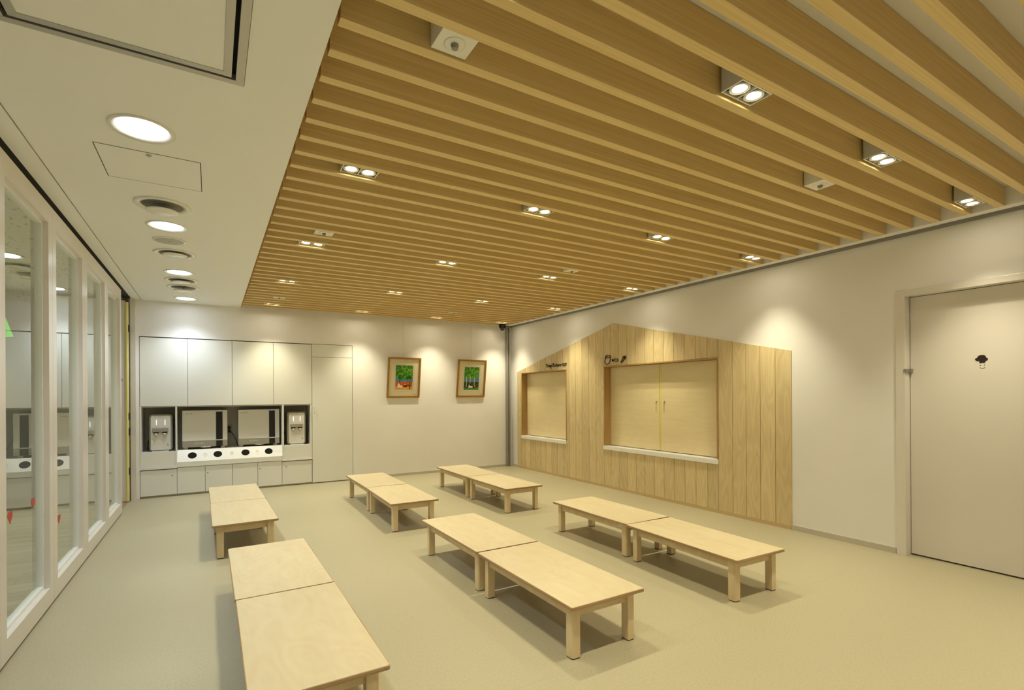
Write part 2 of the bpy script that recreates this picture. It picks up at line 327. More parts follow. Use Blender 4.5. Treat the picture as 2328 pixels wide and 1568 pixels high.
# ---------------------------------------------------------------- glass partition on the left
PY = [-0.53, 0.46, 1.45, 2.44, 3.43, 4.421, 5.415, 6.425, 7.392]
PL = {3: 'glass partition panel just left of the picture edge', 4: 'cream framed glass partition panel nearest the camera, with two red hearts',
      5: 'second cream framed glass partition panel, with a single red heart', 6: 'third cream framed glass panel, between the one-heart panel and the farthest panel',
      7: 'farthest cream framed glass panel, beside the doorway with the yellow guard'}
def heart(cy, cz, s):
    pts = []
    for i in range(28):
        t = 2 * PI * i / 28
        pts.append((cy - s * (16 * math.sin(t) ** 3) / 17, cz + s * (13 * math.cos(t) - 5 * math.cos(2 * t) - 2 * math.cos(3 * t) - math.cos(4 * t)) / 17))
    return pts
def glass_panel(k):
    a, b = PY[k] + 0.0015, PY[k + 1] - 0.0015; z0, z1 = 0.016, 2.602; oa, ob, oz0, oz1 = a + 0.092, b - 0.092, 0.128, 2.482
    t = thing('glass_partition_panel', PL.get(k, 'cream framed glass partition panel behind the camera'), 'partition', (XL - 0.05, (a + b) / 2, 0), 0, 'framed glass partition panels')
    X0, X1 = XL - 0.066, XL
    bm = nb(); box(bm, X0, X1, a, oa, z0, z1); box(bm, X0, X1, ob, b, z0, z1); box(bm, X0, X1, oa, ob, z0, oz0); box(bm, X0, X1, oa, ob, oz1, z1)
    obj('frame', bm, 'panelwhite', t)
    bm = nb(); e = 0.0
    for (xa, xb, d) in ((X0 + 0.002, X1 - 0.028, 0.022),):
        box(bm, xa, xb, oa + e, oa + d, oz0, oz1); box(bm, xa, xb, ob - d, ob - e, oz0, oz1); box(bm, xa, xb, oa + d, ob - d, oz0, oz0 + d); box(bm, xa, xb, oa + d, ob - d, oz1 - d, oz1)
    obj('glazing_bead', bm, 'bead', t)
    bm = nb(); box(bm, XL - 0.049, XL - 0.0432, oa + 0.002, ob - 0.002, oz0 + 0.002, oz1 - 0.002); obj('glass_pane', bm, 'glass', t)
    for (hy, hz, s) in {4: ((3.750, 0.707, 0.042), (4.160, 0.712, 0.038)), 5: ((4.768, 0.488, 0.042),)}.get(k, ()):
        bm = nb(); prism(bm, heart(hy, hz, s), 0, XL - 0.0430, XL - 0.0422); obj('heart_sticker', bm, 'red', t)
    bm = nb(); box(bm, X0 + 0.02, X1 - 0.02, a + 0.01, b - 0.01, 0.0, z0); obj('bottom_seal', bm, 'black', t)
    return t
for k in range(1, 8): glass_panel(k)
bm = nb(); box(bm, XL - 0.012, XL + 0.004, 7.394, 7.412, 1.535, 1.572); box(bm, XL - 0.012, XL + 0.010, 7.394, 7.404, 1.545, 1.562)
tag(obj('lock_catch', bm, 'alu2', bevel=0.001), 'small grey lock catch on the edge of the farthest glass panel', 'lock')
# open door at the far end, finger guard and jamb
t = thing('swing_door', 'white door standing open into the next room, yellow finger guard on its edge', 'door', (-1.35, 8.17, 0))
bm = nb(); box(bm, -1.80, -0.946, 8.150, 8.190, 0.01, 2.60); obj('door_leaf', bm, 'panelwhite', t)
bm = nb(); prism(bm, [(-0.946, 8.144), (-0.930, 8.140), (-0.917, 8.150), (-0.912, 8.185), (-0.946, 8.195)], 2, 0.01, 2.58); obj('finger_guard', bm, 'yellow', t)
bm = nb()
for z in (0.35, 0.86, 1.06, 2.2): box(bm, -0.914, -0.904, 8.16, 8.20, z, z + 0.09)
obj('hinge', bm, 'dark', t)
bm = nb(); box(bm, -0.902, CX0 - 0.03, 8.215, YB, 0, ZS); struct('door_jamb', bm, 'panelwhite').name = 'trim_6'
# room beyond: one green shade (seen through the nearest pane)
t = thing('pendant_lamp', 'light green cone pendant lamp seen through the nearest glass pane', 'lamp', (-1.835, 7.0, 1.97))
bm = nb(); lathe(bm, [(0.0, 2.205), (0.050, 2.200), (0.118, 1.975), (0.113, 1.975), (0.046, 2.194), (0.0, 2.197)], -1.835, 7.0); obj('lamp_shade', bm, 'green', t)
bm = nb(); tube(bm, [(-1.835, 7.0, 2.2), (-1.835, 7.0, 2.66)], 0.003, 6); obj('cord', bm, 'cord', t)

bm = nb(); box(bm, -1.02, -0.925, 7.40, 8.20, 0.0, 0.003); struct('trim_8', bm, mat('red brown wood threshold', (0.36, 0.22, 0.14), 0.5))
# corner post
bm = nb(); box(bm, 4.792, 4.822, 8.235, 8.295, 0.008, 2.64); box(bm, 4.836, 4.866, 8.235, 8.295, 0.008, 2.64); box(bm, 4.822, 4.836, 8.255, 8.295, 0.008, 2.64, 1)
post = thing('corner_post', 'grey aluminium post with a dark slot in the far corner', 'post', (4.829, 8.265, 0)); obj('profile', bm, ['alu2', 'dark'], post, bevel=0.003)
bm = nb(); box(bm, 4.782, 4.876, 8.228, 8.297, 0.0, 0.008); obj('base_plate', bm, 'base_trim', post)

# ---------------------------------------------------------------- oak battens
rows = [1.37 - 9 * P + 9 * P * i for i in range(6)]                  # lamp rows, first one behind the camera
ORD = ['', 'second', 'third', 'fourth', 'fifth', 'sixth', 'seventh', 'eighth', 'ninth']
RN = ['the twin spotlight row behind the camera', 'the nearest row of twin spotlights', 'the second row of twin spotlights', 'the third row of twin spotlights', 'the fourth row of twin spotlights', 'the twin spotlight row at the far wall']
def batten_label(y):
    if y > rows[5]:
        n = int(round((y - rows[5]) / P + 0.5)) - 1
        return 'pale oak ceiling batten, ' + ('last one, right against the far wall' if n >= 1 else 'between the far spotlight row and the last batten')
    i = max([j for j in range(6) if rows[j] < y], default=-1)
    if i < 0: return 'pale oak ceiling batten behind the camera'
    n = int((y - rows[i]) / P)
    return 'pale oak ceiling batten, ' + (ORD[n] + ' one' if n else 'the one just') + ' beyond ' + RN[i]
for k in range(-18, 36):
    yc = 1.8245 + k * P
    bm = nb(); box(bm, 0.390, 4.790, yc - 0.0235, yc + 0.0235, ZB, ZC - 0.002)
    # hairline butt joint, staggered from batten to batten
    o = obj('ceiling_batten', bm, 'oak', None, bevel=0.0012, seg=1); o2 = tag(o, batten_label(yc), 'batten', 'oak ceiling battens')
    me = o.data; me.transform(Matrix.Translation((-2.59, -yc, -ZB))); o.location = (2.59, yc, ZB)

# ---------------------------------------------------------------- twin spotlights between the battens
def area_spot(x, y, z):
    L = bpy.data.lights.new('spot_beam', 'SPOT'); L.energy = SPOT_W; L.color = WARM; L.spot_size = math.radians(84); L.spot_blend = 1.0; L.shadow_soft_size = 0.02
    return L
SPOT_L = area_spot(0, 0, 0)
ZL = 2.672
def twin_spot(x, y, label):
    t = thing('twin_spotlight', label, 'spotlight', (x, y, ZL), 0, 'twin spotlights between the battens')
    w2, d2 = 0.103, 0.054
    bm = nb()
    for a in (-w2, w2 - 0.003): box(bm, x + a, x + a + 0.003, y - d2, y + d2, ZL + 0.004, ZC - 0.002)
    for a in (-d2, d2 - 0.003): box(bm, x - w2, x + w2, y + a, y + a + 0.003, ZL + 0.004, ZC - 0.002)
    obj('housing', bm, 'appl', t)
    bm = nb(); f = 0.006
    box(bm, x - w2, x + w2, y - d2, y - d2 + f, ZL, ZL + 0.006); box(bm, x - w2, x + w2, y + d2 - f, y + d2, ZL, ZL + 0.006)
    for a in (-w2, -f / 2, w2 - f): box(bm, x + a, x + a + f, y - d2 + f, y + d2 - f, ZL, ZL + 0.006)
    obj('bezel', bm, 'lampring', t)
    bm = nb(); box(bm, x - w2 + 0.004, x + w2 - 0.004, y - d2 + 0.004, y + d2 - 0.004, ZL + 0.016, ZL + 0.019); obj('lamp_well', bm, 'lampwell', t)
    for s in (-1, 1):
        cx = x + s * 0.0500
        bm = nb(); lathe(bm, [(0.0435, ZL + 0.002), (0.0375, ZL + 0.001), (0.0355, ZL + 0.006), (0.0345, ZL + 0.003), (0.0305, ZL + 0.004), (0.029, ZL + 0.014), (0.0435, ZL + 0.014), (0.0435, ZL + 0.002)], cx, y, 28)
        lp = obj('lamp', bm, 'lampring', t)
        bm = nb(); lathe(bm, [(0.0, ZL + 0.007), (0.018, ZL + 0.0065), (0.029, ZL + 0.009), (0.0, ZL + 0.0135)], cx, y, 16); obj('lens', bm, 'spotlens', lp)
        o = bpy.data.objects.new('spot_beam', SPOT_L); C.objects.link(o); o.parent = t; o.location = (cx - x, 0, -0.012)
    return t
COLX = [0.757, 2.027, 3.272, 4.535]
COLN = ['leftmost of four', 'second from left', 'third from left', 'rightmost of four']
RW = ['in the row behind the camera', 'in the row nearest the camera', 'in the second row from the camera', 'in the third row from the camera', 'in the fourth row from the camera', 'in the last row by the far wall']
first = None
for ri, ry in enumerate(rows):
    for ci, cxx in enumerate(COLX):
        lab = 'lit twin spotlight %s, %s' % (RW[ri], COLN[ci])
        if first is None:
            first = twin_spot(cxx, ry, lab)
        else:
            dup(first, (cxx, ry, ZL), 0, lab)
# sprinkler boxes
def sprinkler(x, y, label):
    z = 2.668
    t = thing('sprinkler', label, 'sprinkler', (x, y, z), 0, 'boxed ceiling sprinklers')
    bm = nb(); box(bm, x - 0.071, x + 0.071, y - 0.062, y + 0.062, z, ZC - 0.002); obj('box_cover', bm, 'lampring', t, bevel=0.001)
    bm = nb(); lathe(bm, [(0.0, z - 0.003), (0.036, z - 0.003), (0.043, z + 0.001), (0.0, z + 0.001)], x, y); obj('rosette', bm, 'lampring', t)
    bm = nb(); lathe(bm, [(0.0, z - 0.003), (0.015, z - 0.003), (0.015, z - 0.009), (0.008, z - 0.010), (0.008, z - 0.014), (0.012, z - 0.015), (0.012, z - 0.018), (0.0, z - 0.018)], x, y, 20); obj('sprinkler_head', bm, 'alu2', t)
    return t
sp = sprinkler(0.790, 1.733, 'boxed white sprinkler nearest the camera, at the upper left of the battens')
for (x, y, l) in ((3.31, 1.733, 'boxed white sprinkler between the nearest spotlights and the right wall'), (0.79, 1.733 + 14 * P, 'boxed white sprinkler beside the leftmost spotlight of the third row'),
                  (3.30, 1.733 + 14 * P, 'boxed white sprinkler beside the third spotlight of the third row'), (0.785, 1.733 + 31 * P, 'boxed white sprinkler beside the leftmost spotlight of the far row'),
                  (3.32, 1.733 + 31 * P, 'boxed white sprinkler beside the third spotlight of the far row')): dup(sp, (x, y, 2.668), 0, l)

# ---------------------------------------------------------------- soffit fittings
DOWN_L = bpy.data.lights.new('down_beam', 'SPOT'); DOWN_L.energy = DOWN_W; DOWN_L.color = COOL; DOWN_L.spot_size = math.radians(118); DOWN_L.spot_blend = 1.0; DOWN_L.shadow_soft_size = 0.09
def downlight(y, label):
    x = -0.279; z = ZS
    t = thing('round_downlight', label, 'downlight', (x, y, z), 0, 'round downlights in the white ceiling')
    bm = nb(); lathe(bm, [(0.099, z + 0.025), (0.101, z - 0.001), (0.132, z - 0.008), (0.136, z - 0.004), (0.136, z), (0.110, z + 0.025), (0.099, z + 0.025)], x, y, 48); obj('trim_ring', bm, 'lampring', t)
    bm = nb(); lathe(bm, [(0.0, z - 0.001), (0.100, z - 0.001), (0.100, z + 0.004), (0.0, z + 0.004)], x, y, 32); obj('diffuser', bm, 'downlens', t)
    o = bpy.data.objects.new('down_beam', DOWN_L); C.objects.link(o); o.parent = t; o.location = (0, 0, -0.006)
    return t
dl = downlight(3.011, 'round white downlight nearest the camera, in front of the access panel')
for y, l in ((4.630, 'round white downlight between the nearest air diffuser and the round speaker'), (6.285, 'third round white downlight from the camera, just before the close pair of air diffusers'), (7.915, 'farthest round white downlight, close to the back wall')):
    dup(dl, (-0.279, y, ZS), 0, l)
dup(dl, (-0.279, 0.3, ZS), 0, 'round white downlight in the ceiling behind the camera')
def diffuser(y, label):
    x = -0.275; z = ZS
    t = thing('air_diffuser', label, 'air diffuser', (x, y, z), 0, 'round air diffusers in the white ceiling')
    bm = nb(); lathe(bm, [(0.118, z + 0.02), (0.122, z - 0.006), (0.156, z - 0.010), (0.162, z - 0.004), (0.160, z), (0.120, z + 0.02)], x, y, 48); obj('outer_ring', bm, 'lampring', t)
    bm = nb(); lathe(bm, [(0.0, z - 0.0005), (0.119, z - 0.0005), (0.119, z - 0.002), (0.0, z - 0.002)], x, y, 40); box(bm, x - 0.004, x + 0.004, y - 0.118, y + 0.118, z - 0.006, z - 0.0015); box(bm, x - 0.005, x + 0.005, y - 0.005, y + 0.005, z - 0.016, z - 0.004); obj('throat', bm, mat('grey painted throat shade', (0.20, 0.19, 0.155), 0.6) if 'throat' not in M else M['throat'], t)  # flat plate under the closed soffit, its grey paints the shade of the throat
    bm = nb(); lathe(bm, [(0.0, z - 0.050), (0.082, z - 0.050), (0.095, z - 0.044), (0.095, z - 0.041), (0.0, z - 0.037)], x, y, 48); obj('centre_disc', bm, 'lampring', t)
    return t
df = diffuser(4.140, 'round white air diffuser nearest the camera, between access panel and second downlight')
for y, l, up in ((5.470, 'round white air diffuser just beyond the round speaker', 0.026), (6.690, 'nearer of the two round air diffusers between the last two downlights', 0.018), (7.110, 'farther of the two round air diffusers between the last two downlights', 0.0)):
    q = dup(df, (-0.275, y, ZS), 0, l)
    for ch in q.children:
        if ch.name.startswith('centre_disc'): ch.location.z += up       # discs are screwed in to different depths
t = thing('ceiling_speaker', 'round ceiling speaker with a grey perforated grille', 'speaker', (-0.288, 5.035, ZS))
bm = nb(); lathe(bm, [(0.098, ZS - 0.008), (0.112, ZS - 0.007), (0.116, ZS), (0.096, ZS), (0.098, ZS - 0.008)], -0.288, 5.035, 48); obj('rim', bm, 'lampring', t)
bm = nb(); lathe(bm, [(0.0, ZS - 0.009), (0.08, ZS - 0.0085), (0.098, ZS - 0.006), (0.098, ZS - 0.001), (0.0, ZS - 0.001)], -0.288, 5.035, 48); g = obj('grille', bm, 'grille', t)
bm = nb(); box(bm, -0.302, -0.274, 5.033, 5.038, ZS - 0.010, ZS - 0.0085); obj('badge', bm, 'alu2', g)
# flush access panel
t = thing('access_panel', 'flush white access panel with a small latch in the white ceiling', 'access panel', (-0.275, 3.51, ZS))
bm = nb(); box(bm, -0.509, -0.042, 3.281, 3.741, ZS - 0.0010, ZS - 0.0004); obj('surround', bm, 'dark', t)
bm = nb(); box(bm, -0.505, -0.046, 3.285, 3.736, ZS - 0.0014, ZS - 0.0010); obj('panel', bm, 'soffit', t)
bm = nb(); lathe(bm, [(0.0, ZS - 0.007), (0.010, ZS - 0.007), (0.013, ZS - 0.003), (0.0, ZS - 0.003)], -0.279, 3.315, 20); obj('latch', bm, 'alu', t)
# square hatch with double aluminium frame
hx0, hx1, hy0, hy1 = -0.627, 0.123, 1.627, 2.377
t = thing('ceiling_hatch', 'square ceiling hatch with a double grey aluminium frame and black gap', 'ceiling hatch', ((hx0 + hx1) / 2, (hy0 + hy1) / 2, ZS))
def ring4(bm, i, o, z0, z1, mi=0):
    prism(bm, [(hx0 + o, hy0 + o), (hx1 - o, hy0 + o), (hx1 - i, hy0 + i), (hx0 + i, hy0 + i)], 2, z0, z1, mi); prism(bm, [(hx0 + o, hy1 - o), (hx1 - o, hy1 - o), (hx1 - i, hy1 - i), (hx0 + i, hy1 - i)], 2, z0, z1, mi)
    prism(bm, [(hx0 + o, hy0 + o), (hx0 + o, hy1 - o), (hx0 + i, hy1 - i), (hx0 + i, hy0 + i)], 2, z0, z1, mi); prism(bm, [(hx1 - o, hy0 + o), (hx1 - o, hy1 - o), (hx1 - i, hy1 - i), (hx1 - i, hy0 + i)], 2, z0, z1, mi)
bm = nb(); ring4(bm, 0.031, 0.0, ZS - 0.006, ZS + 0.03); obj('outer_frame', bm, 'alu', t, bevel=0.0006, seg=1)
bm = nb(); ring4(bm, 0.046, 0.031, ZS + 0.02, ZS + 0.03); obj('seal', bm, 'black', t)
bm = nb(); ring4(bm, 0.074, 0.046, ZS - 0.006, ZS + 0.03); obj('inner_frame', bm, 'alu', t, bevel=0.0006, seg=1)
bm = nb(); box(bm, hx0 + 0.074, hx1 - 0.074, hy0 + 0.074, hy1 - 0.074, ZS - 0.003, ZS + 0.03); obj('panel', bm, 'soffit', t)
# camera dome
t = thing('security_camera', 'small black dome camera on the ceiling in the far corner', 'camera', (4.62, 8.1, 2.655))
bm = nb(); lathe(bm, [(0.0, 2.66), (0.056, 2.66), (0.062, 2.645), (0.060, 2.605), (0.048, 2.592), (0.0, 2.592)], 4.62, 8.1, 32); obj('housing', bm, 'black', t)
bm = nb(); lathe(bm, [(0.045, 2.594)] + [(0.045 * math.cos(a * PI / 16), 2.585 - 0.042 * math.sin(a * PI / 16)) for a in range(0, 8)] + [(0.0, 2.543)], 4.62, 8.1, 28); obj('dome', bm, 'smoke', t)

# ---------------------------------------------------------------- house-shaped boarding on the right wall
def roof(y):
    return 1.777 + (2.368 - 1.777) * (y - 2.868) / (5.45 - 2.868) if y < 5.45 else 1.779 + (2.368 - 1.779) * (8.087 - y) / (8.087 - 5.45)
cuts = sorted(set([2.868, 8.087, 5.45, H1[0], H1[1], H2[0], H2[1]]))
joints = [2.868 + 0.1643 * i for i in range(1, 32)]
joints = [j for j in joints if all(abs(j - c) > 0.035 for c in (8.087, H2[0], H2[1]))]
allb = sorted(set(cuts + joints)); bm = nb(); G = 0.0026; XP = XR - 0.009
for a, b in zip(allb, allb[1:]):
    ga = a + (G if (a in joints or abs(a - H2[0]) < 1e-6 or abs(a - H2[1]) < 1e-6) else 0); gb = b - (G if (b in joints or abs(b - H2[0]) < 1e-6 or abs(b - H2[1]) < 1e-6) else 0)
    if a < 2.869: ga = a
    mid = (a + b) / 2; hole = H1 if H1[0] < mid < H1[1] else H2 if H2[0] < mid < H2[1] else None
    if hole:
        prism(bm, [(ga, 0.034), (gb, 0.034), (gb, hole[2]), (ga, hole[2])], 0, XP, XR); prism(bm, [(ga, hole[3]), (gb, hole[3]), (gb, roof(gb)), (ga, roof(ga))], 0, XP, XR)
    else: prism(bm, [(ga, 0.034), (gb, 0.034), (gb, roof(gb)), (ga, roof(ga))], 0, XP, XR)
def board_mat():
    mt = M['panel_birch']; nt = mt.node_tree; L = nt.links.new
    b = nt.nodes['Principled BSDF']; src = b.inputs['Base Color'].links[0].from_socket
    ge = nt.nodes.new('ShaderNodeNewGeometry')        # each board is its own island: slight tone change per board
    mr = nt.nodes.new('ShaderNodeMapRange'); mr.inputs['To Min'].default_value = 0.90; mr.inputs['To Max'].default_value = 1.08; L(ge.outputs['Random Per Island'], mr.inputs['Value'])
    hs = nt.nodes.new('ShaderNodeHueSaturation'); L(src, hs.inputs['Color']); L(mr.outputs[0], hs.inputs['Value']); L(hs.outputs[0], b.inputs['Base Color'])
board_mat()
t = thing('house_shaped_boarding', 'house-shaped birch board panelling on the right wall around both hatches', 'wall panelling', (XR, 5.45, 0))
obj('boards', bm, 'panel_birch', t)
bm = nb(); prism(bm, [(2.87, 0.033), (H2[0], 0.033), (H2[0], roof(H2[0]) - .002), (2.87, 1.776)], 0, XR - 0.002, XR - 0.0004)
prism(bm, [(H2[1], 0.033), (H1[0], 0.033), (H1[0], roof(H1[0]) - .002), (H2[1], roof(H2[1]) - .002)], 0, XR - 0.002, XR - 0.0004)
prism(bm, [(H2[0], 0.033), (H2[1], 0.033), (H2[1], H2[2]), (H2[0], H2[2])], 0, XR - 0.002, XR - 0.0004); prism(bm, [(H1[0], 0.033), (8.085, 0.033), (8.085, H1[2]), (H1[0], H1[2])], 0, XR - 0.002, XR - 0.0004)
prism(bm, [(H2[0], H2[3]), (H2[1], H2[3]), (H2[1], roof(H2[1]) - .002), (5.45, 2.366), (H2[0], roof(H2[0]) - .002)], 0, XR - 0.002, XR - 0.0004)
obj('backing', bm, 'oak_reveal', t)

def hatch(H, label, double):
    a, b, z0, z1 = H; zs = z0 + 0.054; fw = 0.017
    t = thing('serving_hatch', label, 'serving hatch', (XR + 0.05, (a + b) / 2, z0))
    bm = nb(); xa, xb = XR - 0.016, XR + 0.165
    box(bm, xa, xb, a, a + fw, zs, z1); box(bm, xa, xb, b - fw, b, zs, z1); box(bm, xa, xb, a + fw, b - fw, z1 - fw, z1); obj('lining_frame', bm, 'oak_reveal', t, bevel=0.001, seg=1)
    bm = nb(); box(bm, XR - 0.026, XR + 0.165, a + 0.0, b - 0.0, z0, zs); obj('sill', bm, 'gloss', t, bevel=0.003)
    bm = nb(); box(bm, XR + 0.15, XR + 0.16, a + fw, b - fw, zs, z1 - fw); obj('backing', bm, 'dark', t)
    zt, zb = z1 - fw - 0.004, zs + 0.007; xs = XR + 0.105
    def shutter(ya, yb, slot=None, edge=None):
        bm = nb()
        if slot is None: box(bm, xs, xs + 0.02, ya, yb, zb, zt)
        else:
            sy, sw, s0, s1 = slot, 0.0125, 1.105, 1.262
            box(bm, xs, xs + 0.02, ya, sy - sw, zb, zt); box(bm, xs, xs + 0.02, sy + sw, yb, zb, zt); box(bm, xs, xs + 0.02, sy - sw, sy + sw, zb, s0); box(bm, xs, xs + 0.02, sy - sw, sy + sw, s1, zt)
            for zc, sg in ((s0, 1), (s1, -1)):     # rounded slot ends
                for q in (-1, 1):
                    pts = [(sy + q * sw, zc)] + [(sy + q * sw * math.cos(u * PI / 12), zc + sg * sw * (1 - math.sin(u * PI / 12))) for u in range(0, 7)]
                    prism(bm, pts, 0, xs, xs + 0.02)
        s = obj('shutter', bm, 'shutter', t)
        if slot is not None:
            bm = nb(); box(bm, xs + 0.012, xs + 0.0195, slot - 0.0124, slot + 0.0124, 1.105, 1.262); obj('finger_slot', bm, 'shutter', s)
        if edge is not None:
            bm = nb(); box(bm, xs - 0.003, xs + 0.018, edge - 0.011, edge + 0.011, zb, zt); obj('edge_guard', bm, 'yellow', s, bevel=0.002)
        return s
    mid = (a + b) / 2
    if double: shutter(mid + 0.002, b - fw - 0.002, mid + 0.062, mid + 0.014); shutter(a + fw + 0.002, mid - 0.002, mid - 0.075, mid - 0.014)
    else: shutter(a + fw + 0.002, b - fw - 0.002)
    return t
hatch(H2, 'wide serving hatch with two closed birch shutters and a white sill', True)
hatch(H1, 'narrow serving hatch with one closed birch shutter, under the tray sign', False)

# signs: raised black line drawings
XS = XP - 0.0064
def strokes(name, lines, r, label, cat='sign'):
    bm = nb()
    for L_ in lines: tube(bm, [(XS, y, z) for y, z in L_], r, 6)
    o = obj(name, bm, 'signblack'); return tag(o, label, cat)
strokes('cup_sign', [[(5.594, 1.906), (5.61, 1.867), (5.619, 1.815), (5.595, 1.791), (5.552, 1.789), (5.514, 1.815), (5.499, 1.859), (5.496, 1.894), (5.513, 1.911), (5.551, 1.916), (5.581, 1.914), (5.594, 1.906)], [(5.598, 1.883), (5.5, 1.882)]], 0.0062, 'black outline drawing of a cup above the wide hatch')
strokes('fish_sign', [[(5.459, 1.857), (5.459, 1.823), (5.434, 1.835), (5.401, 1.822), (5.36, 1.818), (5.336, 1.832), (5.348, 1.851), (5.385, 1.857), (5.417, 1.849), (5.434, 1.838), (5.459, 1.857)], [(5.446, 1.85), (5.447, 1.825)]], 0.0062, 'black outline drawing of a fish above the wide hatch')
strokes('carrot_sign', [[(5.24, 1.854), (5.284, 1.807), (5.276, 1.796), (5.256, 1.802), (5.204, 1.846), (5.224, 1.858), (5.24, 1.854)], [(5.236, 1.856), (5.246, 1.879), (5.224, 1.875), (5.216, 1.887), (5.196, 1.876), (5.185, 1.883), (5.185, 1.856), (5.177, 1.847), (5.204, 1.846)], [(5.224, 1.858), (5.2, 1.868)]], 0.0062, 'black outline drawing of a carrot above the wide hatch')
# lettering: strokes in letter units (x right, y up, x-height 1, cap 1.7)
LET = {'T': (1.1, [[(0, 1.7), (1.1, 1.75)], [(0.5, 1.7), (0.55, 0)]]), 'r': (0.6, [[(0.05, 1), (0.1, 0)], [(0.1, 0.6), (0.3, 0.95), (0.55, 0.9)]]),
       'a': (0.8, [[(0.7, 0.9), (0.3, 1), (0.05, 0.5), (0.25, 0.05), (0.65, 0.3), (0.7, 0.9), (0.75, 0)]]), 'y': (0.8, [[(0.05, 1), (0.35, 0.25)], [(0.8, 1.1), (0.2, -0.8)]]),
       'R': (1.0, [[(0.1, 0), (0.1, 1.75)], [(0.1, 1.7), (0.7, 1.6), (0.75, 1.1), (0.1, 0.85), (0.85, 0)]]), 'e': (0.75, [[(0.1, 0.5), (0.65, 0.6), (0.5, 1), (0.15, 0.85), (0.1, 0.2), (0.4, 0), (0.7, 0.15)]]),
       't': (0.65, [[(0.3, 1.6), (0.3, 0.1), (0.6, 0.05)], [(0.0, 1.05), (0.6, 1.1)]]), 'u': (0.8, [[(0.1, 1), (0.12, 0.2), (0.4, 0), (0.65, 0.25), (0.7, 1)], [(0.7, 1), (0.75, 0)]]),
       'n': (0.8, [[(0.1, 1), (0.1, 0)], [(0.1, 0.7), (0.4, 1), (0.65, 0.75), (0.68, 0)]]), ' ': (0.55, [])}
def lettering(txt, y0, width, z, zrise=0.0):
    adv = sum(LET[c][0] + 0.22 for c in txt); s = width / adv; x = 0; out = []
    for c in txt:
        w_, st = LET[c]
        for l in st: out.append([(y0 - (x + px) * s, z + pz * 0.033) for px, pz in l])
        x += w_ + 0.22
    return out
strokes('tray_return_sign', lettering('Tray', 7.125, 0.175, 1.820) + lettering('Return', 6.925, 0.255, 1.822), 0.0055, 'black handwritten Tray Return lettering above the narrow hatch')
strokes('tray_sign', [[(6.655, 1.859), (6.541, 1.858), (6.557, 1.83), (6.637, 1.83), (6.655, 1.859)]], 0.0062, 'black outline drawing of a tray after the lettering')

# ---------------------------------------------------------------- built-in cupboards on the back wall
g = 0.0025
def knob_lock(bm, x, z):
    prism(bm, circ(x, z, 0.009, 16), 1, YB - 0.006, YB + 0.001)
    return bm
def cupboard(name, label, x0, x1, z0, z1, cat='cabinet', lock=None, group=None, depth=0.30, handle=None):
    t = thing(name, label, cat, ((x0 + x1) / 2, YB + 0.15, z0), 0, group)
    bm = nb(); th = 0.016; ya, yb = YB + 0.021, YB + depth; a, b = x0 + 0.0005, x1 - 0.0005
    box(bm, a, a + th, ya, yb, z0, z1); box(bm, b - th, b, ya, yb, z0, z1); box(bm, a + th, b - th, ya, yb, z0, z0 + th); box(bm, a + th, b - th, ya, yb, z1 - th, z1); box(bm, a + th, b - th, yb - 0.006, yb, z0 + th, z1 - th)
    obj('body', bm, 'laminate2', t)
    bm = nb(); box(bm, x0 + g, x1 - g, YB, YB + 0.019, z0 + g, z1 - g); d = obj('door', bm, 'laminate', t, bevel=0.0008, seg=1)
    if lock: bm = nb(); knob_lock(bm, lock[0], lock[1]); obj('lock', bm, 'alu2', d, bevel=0.001)
    if handle:
        bm = nb(); x, za, zb = handle; tube(bm, [(x, YB + 0.002, za), (x, YB - 0.022, za), (x, YB - 0.024, za + 0.01), (x, YB - 0.024, zb - 0.01), (x, YB - 0.022, zb), (x, YB + 0.002, zb)], 0.006, 8); obj('handle', bm, 'laminate', d)
    return t
UX = [-0.813, -0.277, 0.260, 0.799, 1.336]
UL = ['leftmost white wall cabinet, above the left water dispenser', 'second white wall cabinet from the left, above the left sterilizer', 'third white wall cabinet from the left, above the right sterilizer', 'fourth white wall cabinet, above the right water dispenser and beside the tall cupboard']
for i in range(4): cupboard('wall_cabinet', UL[i], UX[i], UX[i + 1], 1.228, 2.154, group='white wall cabinets')
LX = [-0.813, -0.404, -0.077, 0.256, 0.582, 0.908, 1.334]
LK = [(-0.459, 0.285), None, (-0.046, 0.288), None, (0.611, 0.289), (0.968, 0.293)]
LL = ['leftmost white base cabinet, its lock near the right edge', 'second white base cabinet from the left, without a lock', 'third white base cabinet, lock near its left edge, half behind the left bench table',
      'white base cabinet without a lock, between the two middle locked cabinets', 'fifth white base cabinet from the left, lock in its upper left corner', 'rightmost white base cabinet, beside the tall cupboard']
for i in range(6): cupboard('base_cabinet', LL[i], LX[i], LX[i + 1], 0.025, 0.368 if i in (0, 5) else 0.385, lock=LK[i], group='white base cabinets')
bm = nb(); box(bm, -0.813, 1.950, YB + 0.030, YB + 0.05, 0, 0.025); struct('plinth', bm, 'base_trim').name = 'trim_7'
# tall cupboard with transom
t = cupboard('tall_cupboard', 'tall white cupboard door with a slim handle, beside the niches', 1.338, 1.952, 0.012, 1.961, handle=(1.372, 1.088, 1.200))
bm = nb(); box(bm, 1.338 + g, 1.952 - g, YB, YB + 0.019, 1.961 + g, 2.160 - g); obj('transom_panel', bm, 'laminate', t, bevel=0.0008, seg=1)
bm = nb(); box(bm, 1.339, 1.951, YB + 0.021, YB + 0.3, 1.965, 2.158); obj('transom_body', bm, 'laminate2', t)
